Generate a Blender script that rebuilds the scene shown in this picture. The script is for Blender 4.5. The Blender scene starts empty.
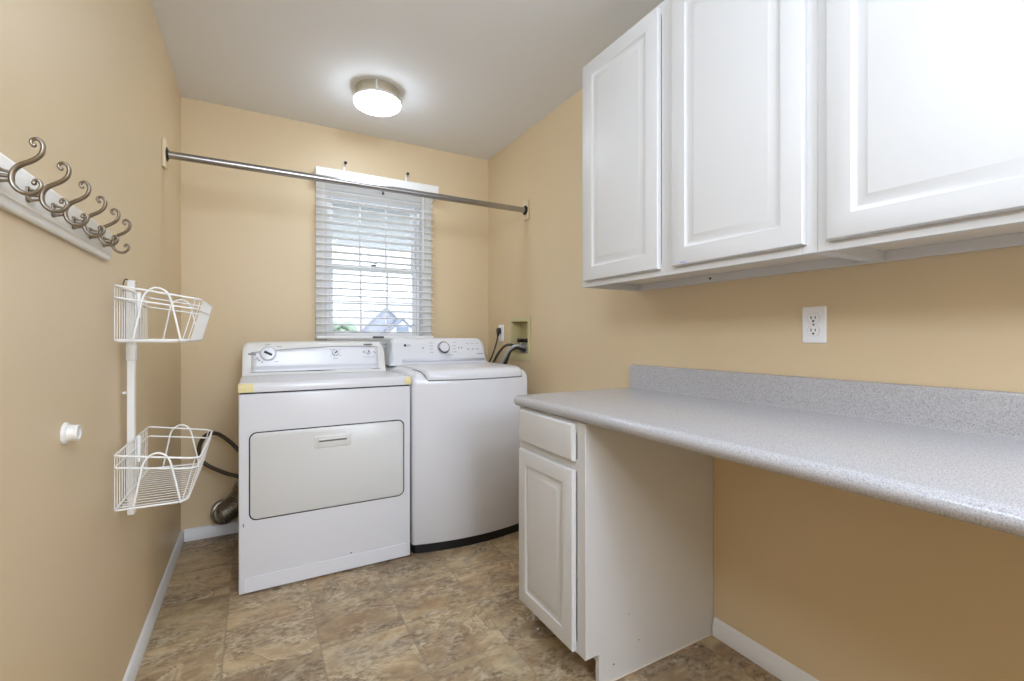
import bpy, bmesh, math, random
from math import sin, cos, pi, radians, sqrt
from mathutils import Vector, Matrix
random.seed(7)
SC = bpy.context.scene
COL = SC.collection

# ------------------------------------------------------------------ measures
XL, XR, D, H = -0.359, 1.5136, 3.085, 2.44      # side walls, back wall, ceiling height
YR = -2.2                                       # rear wall, behind the camera
CZ = 1.1227

# ------------------------------------------------------------------ materials
def lin(c):
    c /= 255.0
    return c / 12.92 if c <= 0.04045 else ((c + 0.055) / 1.055) ** 2.4
def rgb(r, g, b): return (lin(r), lin(g), lin(b), 1.0)

def mat(name, col, rough=0.5, metal=0.0, spec=0.5, bump=0.0, bscale=200.0, var=0.0, vscale=8.0, coat=0.0):
    m = bpy.data.materials.new(name); m.use_nodes = True
    nt = m.node_tree; b = nt.nodes['Principled BSDF']
    b.inputs['Base Color'].default_value = col
    b.inputs['Roughness'].default_value = rough
    b.inputs['Metallic'].default_value = metal
    b.inputs['Specular IOR Level'].default_value = spec
    b.inputs['Coat Weight'].default_value = coat
    tc = nt.nodes.new('ShaderNodeTexCoord')
    if bump:
        n = nt.nodes.new('ShaderNodeTexNoise'); n.inputs['Scale'].default_value = bscale; n.inputs['Detail'].default_value = 3
        nt.links.new(tc.outputs['Object'], n.inputs['Vector'])
        bp = nt.nodes.new('ShaderNodeBump'); bp.inputs['Strength'].default_value = bump; bp.inputs['Distance'].default_value = 0.002
        nt.links.new(n.outputs['Fac'], bp.inputs['Height']); nt.links.new(bp.outputs['Normal'], b.inputs['Normal'])
    if var:
        n2 = nt.nodes.new('ShaderNodeTexNoise'); n2.inputs['Scale'].default_value = vscale; n2.inputs['Detail'].default_value = 4
        nt.links.new(tc.outputs['Object'], n2.inputs['Vector'])
        mx = nt.nodes.new('ShaderNodeMix'); mx.data_type = 'RGBA'
        mx.inputs['A'].default_value = tuple(c * (1 - var) for c in col[:3]) + (1,)
        mx.inputs['B'].default_value = tuple(min(1, c * (1 + var)) for c in col[:3]) + (1,)
        nt.links.new(n2.outputs['Fac'], mx.inputs['Factor']); nt.links.new(mx.outputs['Result'], b.inputs['Base Color'])
    return m

def emit(name, col, s):
    m = bpy.data.materials.new(name); m.use_nodes = True
    nt = m.node_tree; nt.nodes.clear()
    e = nt.nodes.new('ShaderNodeEmission'); e.inputs['Color'].default_value = col; e.inputs['Strength'].default_value = s
    o = nt.nodes.new('ShaderNodeOutputMaterial'); nt.links.new(e.outputs[0], o.inputs['Surface'])
    return m

M = {}
M['wall'] = mat('tan wall paint', rgb(216, 195, 159), 0.42, bump=0.12, bscale=260, var=0.02, vscale=3, spec=0.4)
M['patch'] = mat('tan painted bracket', rgb(224, 207, 175), 0.45)
M['ceiling'] = mat('flat white ceiling paint', rgb(232, 232, 232), 0.9, bump=0.15, bscale=160)
M['trim'] = mat('white trim paint', rgb(226, 226, 226), 0.35)
M['cab'] = mat('white thermofoil cabinet', rgb(206, 205, 203), 0.42, var=0.01)
M['cabin'] = mat('cabinet underside', rgb(216, 206, 190), 0.5)
M['seam'] = mat('dark seam', rgb(60, 54, 46), 0.8)
M['white'] = mat('white appliance enamel', rgb(226, 227, 232), 0.22, var=0.008, vscale=5)
M['cream'] = mat('creamy appliance plastic', rgb(226, 226, 223), 0.35)
M['door'] = mat('creamy dryer door enamel', rgb(220, 221, 220), 0.28, var=0.012, vscale=6)
M['band'] = mat('pale blue grey console band', rgb(214, 217, 226), 0.3)
M['yellow'] = mat('yellowed plastic', rgb(234, 219, 164), 0.5, var=0.06, vscale=60)
M['grey'] = mat('grey print', rgb(120, 120, 124), 0.5)
M['dark'] = mat('dark grey gap', rgb(46, 46, 50), 0.6)
M['black'] = mat('black plastic', rgb(16, 16, 18), 0.45)
M['chrome'] = mat('chrome', rgb(200, 200, 204), 0.18, 1.0)
M['nickel'] = mat('brushed nickel', rgb(212, 204, 184), 0.38, 0.85, var=0.05, vscale=40)
M['rod'] = mat('galvanised steel rod', rgb(172, 170, 170), 0.25, 1.0)
M['hook'] = mat('antique pewter', rgb(150, 140, 126), 0.3, 1.0, var=0.25, vscale=45)
M['board'] = mat('white painted board', rgb(232, 230, 224), 0.35, var=0.03, vscale=30)
M['wire'] = mat('white vinyl coated wire', rgb(236, 236, 234), 0.35)
M['plate'] = mat('white outlet plastic', rgb(244, 244, 246), 0.3)
M['socket'] = mat('outlet slots', rgb(18, 16, 15), 0.6)
M['box'] = mat('beige painted supply box', rgb(206, 196, 150), 0.5)
M['hose'] = mat('grey braided hose', rgb(176, 176, 178), 0.35, 0.3)
M['cord'] = mat('dark grey cord', rgb(62, 60, 58), 0.5)
M['brown'] = mat('dark brown cable', rgb(64, 52, 40), 0.45)
M['foil'] = mat('aluminium foil duct', rgb(160, 155, 146), 0.3, 1.0, var=0.12, vscale=30)
M['blind'] = mat('white faux wood blind', rgb(243, 243, 242), 0.4)
M['vinyl'] = mat('white vinyl window frame', rgb(242, 243, 245), 0.4)
M['sticker'] = mat('blue print', rgb(150, 160, 222), 0.5)
M['pipe'] = mat('white pipe plastic', rgb(224, 222, 216), 0.35)
M['lamp'] = emit('lit frosted glass', (0.86, 0.97, 1.10, 1), 32.0)
M['roof'] = mat('pale grey shingle', rgb(156, 158, 168), 0.9, var=0.05, vscale=2)
M['siding'] = mat('white siding', rgb(232, 232, 234), 0.8)
M['rake'] = mat('grey roof edge', rgb(112, 115, 126), 0.8)
M['pane'] = mat('bluish dormer window', rgb(104, 114, 130), 0.3)
M['grass'] = mat('pale dry lawn', rgb(150, 152, 146), 0.95, var=0.15, vscale=0.6)
M['leaf'] = mat('pale green foliage', rgb(130, 146, 128), 0.9, var=0.2, vscale=3)
M['bark'] = mat('bark', rgb(110, 92, 76), 0.9)
M['soffit'] = mat('white porch soffit', rgb(176, 178, 180), 0.8)

def glass_mat():
    m = bpy.data.materials.new('window glass'); m.use_nodes = True
    nt = m.node_tree; nt.nodes.clear()
    t = nt.nodes.new('ShaderNodeBsdfTransparent'); t.inputs['Color'].default_value = (0.97, 0.98, 0.98, 1)
    g = nt.nodes.new('ShaderNodeBsdfGlossy'); g.inputs['Roughness'].default_value = 0.02
    f = nt.nodes.new('ShaderNodeFresnel'); f.inputs['IOR'].default_value = 1.45
    mx = nt.nodes.new('ShaderNodeMixShader'); o = nt.nodes.new('ShaderNodeOutputMaterial')
    nt.links.new(f.outputs[0], mx.inputs[0]); nt.links.new(t.outputs[0], mx.inputs[1]); nt.links.new(g.outputs[0], mx.inputs[2])
    nt.links.new(mx.outputs[0], o.inputs['Surface'])
    return m
M['glass'] = glass_mat()

def counter_mat():
    m = mat('speckled grey laminate', rgb(180, 178, 178), 0.22, spec=0.6)
    nt = m.node_tree; b = nt.nodes['Principled BSDF']
    tc = nt.nodes.new('ShaderNodeTexCoord')
    def noise(sc, det=2):
        n = nt.nodes.new('ShaderNodeTexNoise'); n.inputs['Scale'].default_value = sc; n.inputs['Detail'].default_value = det
        nt.links.new(tc.outputs['Object'], n.inputs['Vector']); return n
    def ramp(src, stops):
        r = nt.nodes.new('ShaderNodeValToRGB'); e = r.color_ramp.elements
        while len(e) < len(stops): e.new(0.5)
        for i, (p, c) in enumerate(stops): e[i].position = p; e[i].color = c
        nt.links.new(src, r.inputs['Fac']); return r
    a = ramp(noise(380).outputs['Fac'], [(0.30, rgb(146, 144, 149)), (0.42, rgb(168, 166, 169)), (0.55, rgb(180, 178, 178)), (0.68, rgb(188, 187, 187))])
    v = nt.nodes.new('ShaderNodeTexVoronoi'); v.inputs['Scale'].default_value = 260
    nt.links.new(tc.outputs['Object'], v.inputs['Vector'])
    k = ramp(v.outputs['Distance'], [(0.12, (1, 1, 1, 1)), (0.2, (0, 0, 0, 1))])
    g = ramp(noise(90).outputs['Fac'], [(0.45, (0, 0, 0, 1)), (0.6, (1, 1, 1, 1))])
    mul = nt.nodes.new('ShaderNodeMath'); mul.operation = 'MULTIPLY'
    nt.links.new(k.outputs['Color'], mul.inputs[0]); nt.links.new(g.outputs['Color'], mul.inputs[1])
    mx = nt.nodes.new('ShaderNodeMix'); mx.data_type = 'RGBA'
    mx.inputs['B'].default_value = rgb(126, 126, 134)
    nt.links.new(mul.outputs[0], mx.inputs['Factor']); nt.links.new(a.outputs['Color'], mx.inputs['A'])
    nt.links.new(mx.outputs['Result'], b.inputs['Base Color'])
    return m
M['counter'] = counter_mat()

def floor_mat():
    m = mat('slate look vinyl tile', rgb(150, 128, 100), 0.42, spec=0.45)
    nt = m.node_tree; b = nt.nodes['Principled BSDF']; L = nt.links.new
    tc = nt.nodes.new('ShaderNodeTexCoord')
    def node(t, **k):
        n = nt.nodes.new(t)
        for a, v in k.items(): setattr(n, a, v)
        return n
    def math(op, a, bb=None):
        n = node('ShaderNodeMath', operation=op)
        for i, s in enumerate((a, bb)):
            if s is None: continue
            if isinstance(s, (int, float)): n.inputs[i].default_value = s
            else: L(s, n.inputs[i])
        return n.outputs[0]
    sx = node('ShaderNodeSeparateXYZ'); L(tc.outputs['Object'], sx.inputs[0])
    P = 0.3055
    u = math('DIVIDE', math('SUBTRACT', sx.outputs['X'], 0.2045), P)
    v = math('DIVIDE', math('SUBTRACT', sx.outputs['Y'], 1.482), 0.295)
    fu, fv = math('FLOOR', u), math('FLOOR', v)
    ru, rv = math('FRACT', u), math('FRACT', v)
    cell = node('ShaderNodeCombineXYZ'); L(fu, cell.inputs[0]); L(fv, cell.inputs[1])
    wn = node('ShaderNodeTexWhiteNoise', noise_dimensions='3D'); L(cell.outputs[0], wn.inputs['Vector'])
    off = node('ShaderNodeVectorMath', operation='SCALE'); L(wn.outputs['Color'], off.inputs[0]); off.inputs['Scale'].default_value = 17.0
    pos = node('ShaderNodeVectorMath', operation='ADD'); L(tc.outputs['Object'], pos.inputs[0]); L(off.outputs[0], pos.inputs[1])
    # rotate and stretch so the cleft streaks run slantwise
    mp = node('ShaderNodeMapping'); mp.inputs['Rotation'].default_value = (0, 0, radians(-20)); mp.inputs['Scale'].default_value = (0.9, 1.5, 1)
    L(pos.outputs[0], mp.inputs['Vector'])
    def noise(sc, det, dist=0.0, vec=None, rough=0.6):
        n = node('ShaderNodeTexNoise'); n.inputs['Scale'].default_value = sc; n.inputs['Detail'].default_value = det
        n.inputs['Distortion'].default_value = dist; n.inputs['Roughness'].default_value = rough
        L(vec or mp.outputs[0], n.inputs['Vector']); return n.outputs['Fac']
    def ramp(src, stops):
        r = node('ShaderNodeValToRGB'); e = r.color_ramp.elements
        while len(e) < len(stops): e.new(0.5)
        for i, (p, c) in enumerate(stops): e[i].position = p; e[i].color = c
        L(src, r.inputs['Fac']); return r.outputs['Color']
    def mix(f, a, bb, mode='MIX'):
        n = node('ShaderNodeMix', data_type='RGBA', blend_type=mode)
        for s, key in ((f, 'Factor'), (a, 'A'), (bb, 'B')):
            if isinstance(s, (int, float)): n.inputs[key].default_value = s
            elif isinstance(s, tuple): n.inputs[key].default_value = s
            else: L(s, n.inputs[key])
        return n.outputs['Result']
    base = ramp(noise(2.5, 9, 1.0), [(0.30, rgb(148, 128, 102)), (0.43, rgb(180, 156, 126)), (0.53, rgb(205, 182, 146)), (0.62, rgb(224, 202, 166)), (0.72, rgb(184, 170, 150))])
    c2 = ramp(noise(4.2, 7, 1.5), [(0.42, (0, 0, 0, 1)), (0.58, (1, 1, 1, 1))])
    col = mix(math('MULTIPLY', c2, 0.6), base, rgb(174, 160, 140))
    rust = ramp(noise(3.6, 6, 0.8), [(0.52, (0, 0, 0, 1)), (0.68, (1, 1, 1, 1))])
    col = mix(math('MULTIPLY', rust, 0.38), col, rgb(204, 162, 120))
    # cleft edges: thin pale ridges with a dark side
    rd = noise(3.0, 7, 1.5, rough=0.6)
    ridge = ramp(math('ABSOLUTE', math('SUBTRACT', rd, 0.5)), [(0.0, (1, 1, 1, 1)), (0.022, (0, 0, 0, 1))])
    msk = ramp(noise(3.3, 2), [(0.42, (0, 0, 0, 1)), (0.56, (1, 1, 1, 1))])
    col = mix(math('MULTIPLY', math('MULTIPLY', ridge, msk), 0.6), col, rgb(236, 220, 190))
    dk = ramp(math('ABSOLUTE', math('SUBTRACT', rd, 0.465)), [(0.0, (1, 1, 1, 1)), (0.02, (0, 0, 0, 1))])
    col = mix(math('MULTIPLY', math('MULTIPLY', dk, msk), 0.45), col, rgb(92, 76, 58))
    peb = ramp(noise(42, 3, 0.4), [(0.36, (0, 0, 0, 1)), (0.5, (0.5, 0.5, 0.5, 1)), (0.66, (1, 1, 1, 1))])
    col = mix(math('MULTIPLY', c2, 0.75), col, peb, 'SOFT_LIGHT')
    fine = ramp(noise(13, 7, 0.9, rough=0.68), [(0.34, (0.12, 0.12, 0.12, 1)), (0.5, (0.5, 0.5, 0.5, 1)), (0.64, (0.9, 0.9, 0.9, 1))])
    col = mix(0.5, col, fine, 'SOFT_LIGHT')
    # per-tile tone
    tone = ramp(wn.outputs['Value'], [(0.0, rgb(194, 190, 181)), (1.0, rgb(225, 219, 208))])
    col = mix(0.75, col, mix(1.0, col, tone, 'MULTIPLY'))
    # joints
    j = math('MINIMUM', math('MINIMUM', ru, math('SUBTRACT', 1.0, ru)), math('MINIMUM', rv, math('SUBTRACT', 1.0, rv)))
    joint = ramp(j, [(0.006, (1, 1, 1, 1)), (0.014, (0, 0, 0, 1))])
    col = mix(math('MULTIPLY', joint, 0.55), col, rgb(140, 124, 102))
    L(col, b.inputs['Base Color'])
    bp = node('ShaderNodeBump'); bp.inputs['Strength'].default_value = 0.25; bp.inputs['Distance'].default_value = 0.003
    L(rd, bp.inputs['Height']); L(bp.outputs['Normal'], b.inputs['Normal'])
    return m
M['floor'] = floor_mat()

# ------------------------------------------------------------------ mesh builder
class MB:
    def __init__(s): s.bm = bmesh.new()
    def _bevel(s, verts, bev, seg):
        es = set()
        for v in verts:
            for e in v.link_edges: es.add(e)
        bmesh.ops.bevel(s.bm, geom=list(es), offset=bev, segments=seg, profile=0.5, affect='EDGES', clamp_overlap=True)
    def box(s, x0, x1, y0, y1, z0, z1, bev=0.0, seg=2):
        mtx = Matrix.Translation(((x0 + x1) / 2, (y0 + y1) / 2, (z0 + z1) / 2)) @ Matrix.Diagonal((abs(x1 - x0), abs(y1 - y0), abs(z1 - z0), 1))
        r = bmesh.ops.create_cube(s.bm, size=1.0, matrix=mtx)
        if bev: s._bevel(r['verts'], bev, seg)
        return s
    def loft(s, loops, cap=(True, True), closed=True):
        vs = [[s.bm.verts.new(p) for p in lp] for lp in loops]
        n = len(loops[0])
        for a, b in zip(vs[:-1], vs[1:]):
            for i in range(n if closed else n - 1):
                j = (i + 1) % n
                try: s.bm.faces.new((a[i], a[j], b[j], b[i]))
                except ValueError: pass
        if closed and cap[0]: s.bm.faces.new(list(reversed(vs[0])))
        if closed and cap[1]: s.bm.faces.new(vs[-1])
        return s
    def prism(s, poly, axis, a0, a1, bev=0.0, seg=2):
        def pt(p, a):
            if axis == 'x': return (a, p[0], p[1])
            if axis == 'y': return (p[0], a, p[1])
            return (p[0], p[1], a)
        before = set(s.bm.verts)
        s.loft([[pt(p, a0) for p in poly], [pt(p, a1) for p in poly]])
        if bev: s._bevel([v for v in s.bm.verts if v not in before], bev, seg)
        return s
    def tube(s, pts, r, n=8, closed=False, flat=1.0, up=None):
        P = [Vector(p) for p in pts]
        m = len(P)
        rs = r if isinstance(r, (list, tuple)) else [r] * m
        T = []
        for i in range(m):
            if closed: t = P[(i + 1) % m] - P[i - 1]
            else: t = P[min(i + 1, m - 1)] - P[max(i - 1, 0)]
            T.append(t.normalized())
        u = Vector(up) if up else (Vector((0, 0, 1)) if abs(T[0].z) < 0.9 else Vector((1, 0, 0)))
        N = (u - T[0] * u.dot(T[0])).normalized()
        rings = []
        for i in range(m):
            N = (N - T[i] * N.dot(T[i])).normalized()
            B = T[i].cross(N)
            rings.append([tuple(P[i] + N * (rs[i] * cos(2 * pi * k / n) * flat) + B * (rs[i] * sin(2 * pi * k / n))) for k in range(n)])
        if closed: rings.append(rings[0])
        return s.loft(rings, cap=(not closed, not closed))
    def lathe(s, prof, org, axis, n=24):
        ax = Vector(axis).normalized(); o = Vector(org)
        u = ax.orthogonal().normalized(); w = ax.cross(u)
        loops = [[tuple(o + ax * h + (u * cos(2 * pi * k / n) + w * sin(2 * pi * k / n)) * max(r, 1e-5)) for k in range(n)] for r, h in prof]
        return s.loft(loops)
    def sphere(s, c, r, sub=2, sc=(1, 1, 1), jitter=0.0):
        q = bmesh.ops.create_icosphere(s.bm, subdivisions=sub, radius=r, matrix=Matrix.Translation(c) @ Matrix.Diagonal((*sc, 1)))
        if jitter:
            for v in q['verts']: v.co += (v.co - Vector(c)) * random.uniform(-jitter, jitter)
        return s

ORG = {}
def obj(name, mb, material, parent=None, smooth=True, ang=38):
    bm = mb.bm
    bmesh.ops.remove_doubles(bm, verts=bm.verts, dist=1e-6)
    bmesh.ops.recalc_face_normals(bm, faces=bm.faces)
    org = Vector((0, 0, 0))
    if parent is not None: org = ORG[parent.name]
    bmesh.ops.translate(bm, verts=bm.verts, vec=-org)
    if smooth:
        for f in bm.faces: f.smooth = True
        for e in bm.edges:
            if len(e.link_faces) > 2 or (len(e.link_faces) == 2 and e.calc_face_angle(0) > radians(ang)): e.smooth = False
    me = bpy.data.meshes.new(name); bm.to_mesh(me); bm.free()
    me.materials.append(material)
    o = bpy.data.objects.new(name, me); COL.objects.link(o)
    if parent is not None: o.parent = parent
    ORG[o.name] = org
    return o
def label(o, lab, cat, group=None):
    o['label'] = lab; o['category'] = cat
    if group: o['group'] = group
def thing(name, loc, lab, cat, group=None):
    o = bpy.data.objects.new(name, None); COL.objects.link(o); o.location = loc
    o.empty_display_size = 0.05
    label(o, lab, cat, group); ORG[o.name] = Vector(loc)
    return o
def struct(name, mb, m, parent=None):
    o = obj(name, mb, m, parent)
    o['kind'] = 'structure'
    return o

def spline(pts, n=8, closed=False):
    P = [Vector(p) for p in pts]; out = []; m = len(P)
    rng = range(m if closed else m - 1)
    for i in rng:
        p1, p2 = P[i], P[(i + 1) % m]
        p0 = P[i - 1] if (closed or i > 0) else p1 * 2 - p2
        p3 = P[(i + 2) % m] if (closed or i + 2 < m) else p2 * 2 - p1
        for k in range(n):
            t = k / n
            out.append(0.5 * ((2 * p1) + (p2 - p0) * t + (2 * p0 - 5 * p1 + 4 * p2 - p3) * t * t + (3 * p1 - p0 - 3 * p2 + p3) * t ** 3))
    if not closed: out.append(P[-1])
    return [tuple(v) for v in out]

def rrect(u0, u1, v0, v1, r, n=6):
    out = []
    for cx, cy, a0 in ((u1 - r, v1 - r, 0), (u0 + r, v1 - r, 90), (u0 + r, v0 + r, 180), (u1 - r, v0 + r, 270)):
        for k in range(n + 1):
            a = radians(a0 + 90 * k / n)
            out.append((cx + r * cos(a), cy + r * sin(a)))
    return out

def text_mesh(body, size, org, xdir, ydir, depth=0.0006):
    cu = bpy.data.curves.new('lettering', 'FONT'); cu.body = body; cu.size = size; cu.extrude = depth
    cu.align_x = 'CENTER'; cu.align_y = 'CENTER'
    o = bpy.data.objects.new('lettering', cu); COL.objects.link(o)
    bpy.context.view_layer.update()
    me = bpy.data.meshes.new_from_object(o.evaluated_get(bpy.context.evaluated_depsgraph_get()))
    bpy.data.objects.remove(o); bpy.data.curves.remove(cu)
    x, y = Vector(xdir).normalized(), Vector(ydir).normalized(); z = x.cross(y)
    mtx = Matrix((x, y, z)).transposed().to_4x4(); mtx.translation = Vector(org)
    mb = MB(); mb.bm.from_mesh(me); bmesh.ops.transform(mb.bm, matrix=mtx, verts=mb.bm.verts)
    bpy.data.meshes.remove(me)
    return mb

def holed_wall(axis, c0, c1, u0, u1, v0, v1, holes):
    """slab between c0 and c1 along axis, with rectangular openings"""
    mb = MB(); bm = mb.bm
    us = sorted({u0, u1, *[h[0] for h in holes], *[h[1] for h in holes]})
    vs = sorted({v0, v1, *[h[2] for h in holes], *[h[3] for h in holes]})
    def solid(i, j):
        if not (0 <= i < len(us) - 1 and 0 <= j < len(vs) - 1): return False
        cu, cv = (us[i] + us[i + 1]) / 2, (vs[j] + vs[j + 1]) / 2
        return not any(h[0] < cu < h[1] and h[2] < cv < h[3] for h in holes)
    def p(c, u, v): return (c, u, v) if axis == 'x' else (u, c, v)
    def quad(a, b, c, d): bm.faces.new([bm.verts.new(q) for q in (a, b, c, d)])
    for i in range(len(us) - 1):
        for j in range(len(vs) - 1):
            if not solid(i, j): continue
            a, b, c, d = us[i], us[i + 1], vs[j], vs[j + 1]
            for q in (c0, c1): quad(p(q, a, c), p(q, b, c), p(q, b, d), p(q, a, d))
            if not solid(i - 1, j): quad(p(c0, a, c), p(c1, a, c), p(c1, a, d), p(c0, a, d))
            if not solid(i + 1, j): quad(p(c0, b, c), p(c1, b, c), p(c1, b, d), p(c0, b, d))
            if not solid(i, j - 1): quad(p(c0, a, c), p(c1, a, c), p(c1, b, c), p(c0, b, c))
            if not solid(i, j + 1): quad(p(c0, a, d), p(c1, a, d), p(c1, b, d), p(c0, b, d))
    return mb

def panel_door(xf, y0, y1, z0, z1, t, bord, facing=-1, bead=True):
    """raised-panel door whose face looks along -X; (inset, depth behind face)"""
    lo = [(0.0, t), (0.0, 0.006), (0.0025, 0.002), (0.008, 0.0), (bord, 0.0), (bord + 0.004, 0.0035), (bord + 0.009, 0.0055),
          (bord + 0.013, 0.0055), (bord + 0.030, 0.0016), (bord + 0.032, 0.0006), (bord + 0.034, 0.0004)]
    mb = MB()
    loops = []
    for ins, d in lo:
        x = xf + d
        loops.append([(x, y0 + ins, z0 + ins), (x, y1 - ins, z0 + ins), (x, y1 - ins, z1 - ins), (x, y0 + ins, z1 - ins)])
    mb.loft(loops)
    return mb

# ================================================================== ROOM
WT = 0.11
WIN = (0.385, 1.005, 1.095, 2.085)                # window opening x0 x1 z0 z1
BOXH = (2.504, 2.722, 1.012, 1.226)              # supply box hole y0 y1 z0 z1
struct('floor', MB().box(XL - WT, XR + WT, YR - WT, D + 0.14, -0.1, 0.0), M['floor'])
struct('ceiling', MB().box(XL - WT, XR + WT, YR - WT, D + 0.14, H, H + 0.1), M['ceiling'])
struct('wall_back', holed_wall('y', D, D + 0.14, XL - WT, XR + WT, 0.0, H, [WIN]), M['wall'])
struct('wall_left', holed_wall('x', XL - WT, XL, YR, D, 0.0, H, []), M['wall'])
struct('wall_right', holed_wall('x', XR, XR + WT, YR, D, 0.0, H, [BOXH]), M['wall'])
struct('wall_rear', MB().box(XL - WT, XR + WT, YR - WT, YR, 0, H), M['wall'])

M['wood'] = mat('dark bounce absorber', rgb(70, 52, 36), 0.5)  # dark colour of the unseen slab, picked to swallow bounced light
struct('bounce_absorber', MB().box(XL + 0.001, XL + 0.03, -1.02, 0.12, 0.001, 2.03, 0.004), M['wood'])  # unseen slab added behind the camera to cut light bounced under the counter
BBP = [(0.0, 0.0), (0.013, 0.0), (0.013, 0.038), (0.0095, 0.043), (0.0095, 0.052), (0.006, 0.058), (0.003, 0.064), (0.0, 0.066)]
def bb(name, axis, base, sgn, a0, a1):
    mb = MB(); mb.prism([(base + sgn * (u + 0.0003), v + 0.0003) for u, v in BBP], axis, a0, a1)
    return struct(name, mb, M['trim'])
bb('baseboard_left', 'y', XL, 1, 0.13, D - 0.001)
bb('baseboard_right', 'y', XR, -1, YR + 0.04, 1.146)
bb('baseboard_back', 'x', D, -1, XL + 0.015, XR - 0.015)

# ------------------------------------------------------------------ window
wf = MB()
x0, x1, z0, z1 = WIN
fy0, fy1 = D + 0.055, D + 0.13
for b in ((x0, x0 + 0.022, fy0, fy1, z0, z1), (x1 - 0.022, x1, fy0, fy1, z0, z1), (x0 + 0.022, x1 - 0.022, fy0, fy1, z1 - 0.022, z1), (x0 + 0.022, x1 - 0.022, fy0, fy1, z0, z0 + 0.022)):
    wf.box(*b)
window = struct('window_1', wf, M['vinyl'])
def sash(y0, y1, zb, zt, name):
    s = MB(); a0, a1 = x0 + 0.023, x1 - 0.023
    st = 0.026
    s.box(a0, a0 + st, y0, y1, zb, zt, 0.003); s.box(a1 - st, a1, y0, y1, zb, zt, 0.003)
    s.box(a0 + st, a1 - st, y0, y1, zb, zb + 0.032, 0.003); s.box(a0 + st, a1 - st, y0, y1, zt - 0.032, zt, 0.003)
    o = struct(name, s, M['vinyl'], window)
    mu = MB(); g0, g1, ym = a0 + st, a1 - st, (y0 + y1) / 2
    for k in (1, 2):
        xc = g0 + (g1 - g0) * k / 3
        mu.box(xc - 0.007, xc + 0.007, ym - 0.005, ym + 0.005, zb + 0.031, zt - 0.031)
    zc = (zb + zt) / 2
    mu.box(g0 - 0.001, g1 + 0.001, ym - 0.0045, ym + 0.0045, zc - 0.006, zc + 0.006)
    struct('muntin', mu, M['vinyl'], o)
    struct('glass_pane', MB().box(g0 - 0.003, g1 + 0.003, ym - 0.0015, ym + 0.0015, zb + 0.03, zt - 0.03), M['glass'], o)
    return o
sash(fy0 + 0.038, fy0 + 0.066, 1.562, z1 - 0.023, 'upper_sash')
sash(fy0 + 0.006, fy0 + 0.034, z0 + 0.023, 1.598, 'lower_sash')
lk = MB(); lk.box(0.672, 0.708, fy0 - 0.006, fy0 + 0.02, 1.599, 1.607, 0.002); lk.tube([(0.69, fy0 + 0.004, 1.607), (0.69, fy0 + 0.004, 1.613), (0.712, fy0 - 0.002, 1.615)], 0.004, 8)
struct('sash_lock', lk, M['grey'], window)
# casing on the room face and sill
tc = MB()
for b in ((0.323, x0 + 0.001, z0 - 0.02, z1 + 0.05), (x1 - 0.001, 1.068, z0 - 0.02, z1 + 0.05)):
    tc.box(b[0], b[1], D - 0.014, D - 0.0005, b[2], b[3], 0.003)
tc.box(x0 + 0.001, x1 - 0.001, D - 0.014, D - 0.0005, z1 - 0.001, z1 + 0.05, 0.003)
for b in ((x0 - 0.001, x0 + 0.004, z0, z1), (x1 - 0.004, x1 + 0.001, z0, z1)):
    tc.box(b[0], b[1], D - 0.003, fy0 + 0.002, b[2], b[3])
tc.box(0.323, 1.068, D - 0.026, fy0 + 0.002, z0 - 0.02, z0 - 0.001, 0.003)
tc.box(0.323, 1.068, D - 0.012, D - 0.0005, z0 - 0.07, z0 - 0.021, 0.003)
struct('trim_1', tc, M['trim'])

# ------------------------------------------------------------------ blind
bl = thing('window_blind', (0.69, D - 0.045, 1.10), 'white faux-wood slatted blind with its slats open over the window', 'blind')
BY = D - 0.046
v = MB()
v.box(0.315, 1.096, D - 0.082, D - 0.072, 2.078, 2.157, 0.003)
v.box(0.315, 0.325, D - 0.073, D - 0.016, 2.078, 2.157, 0.003); v.box(1.086, 1.096, D - 0.073, D - 0.016, 2.078, 2.157, 0.003)
obj('valance', v, M['blind'], bl)
obj('headrail', MB().box(0.335, 1.06, D - 0.07, D - 0.017, 2.10, 2.145, 0.002), M['blind'], bl)
s = MB(); nsl = 21; SX0, SX1 = 0.320, 1.064
for i in range(nsl):
    z = 2.058 - i * (2.058 - 1.155) / (nsl - 1)
    a = radians(-7) if i > 2 else radians(-28 + 8 * i)
    pr = []
    for t, k in ((-1, 0), (-0.5, 0.0016), (0, 0.002), (0.5, 0.0016), (1, 0)):
        pr.append((t * 0.0245, k + 0.0014))
    pr += [(u, w - 0.0028) for u, w in reversed(pr)]
    poly = [(BY + u * cos(a) - w * sin(a), z + u * sin(a) + w * cos(a)) for u, w in pr]
    s.prism(poly, 'x', SX0, SX1)
obj('slats', s, M['blind'], bl)
obj('bottom_rail', MB().box(SX0, SX1, BY - 0.025, BY + 0.025, 1.112, 1.130, 0.004), M['blind'], bl)
wl = MB(); wl.box(0.655, 0.725, BY - 0.0262, BY - 0.0251, 1.1145, 1.1275)
wt = obj('warning_label', wl, M['dark'], bl)
tx = MB()
for i in range(9):
    tx.box(0.66 + i * 0.007, 0.6635 + i * 0.007, BY - 0.0268, BY - 0.0262, 1.118, 1.1245 - (i % 3) * 0.0015)
obj('label_print', tx, M['grey'], wt)
for xc in (0.36, 1.02):
    l = MB()
    l.tube([(xc, BY - 0.0268, 2.10), (xc, BY - 0.0268, 1.131)], 0.0011, 6); l.tube([(xc, BY + 0.0268, 2.10), (xc, BY + 0.0268, 1.131)], 0.0011, 6)
    obj('ladder_cord', l, M['blind'], bl)
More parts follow.
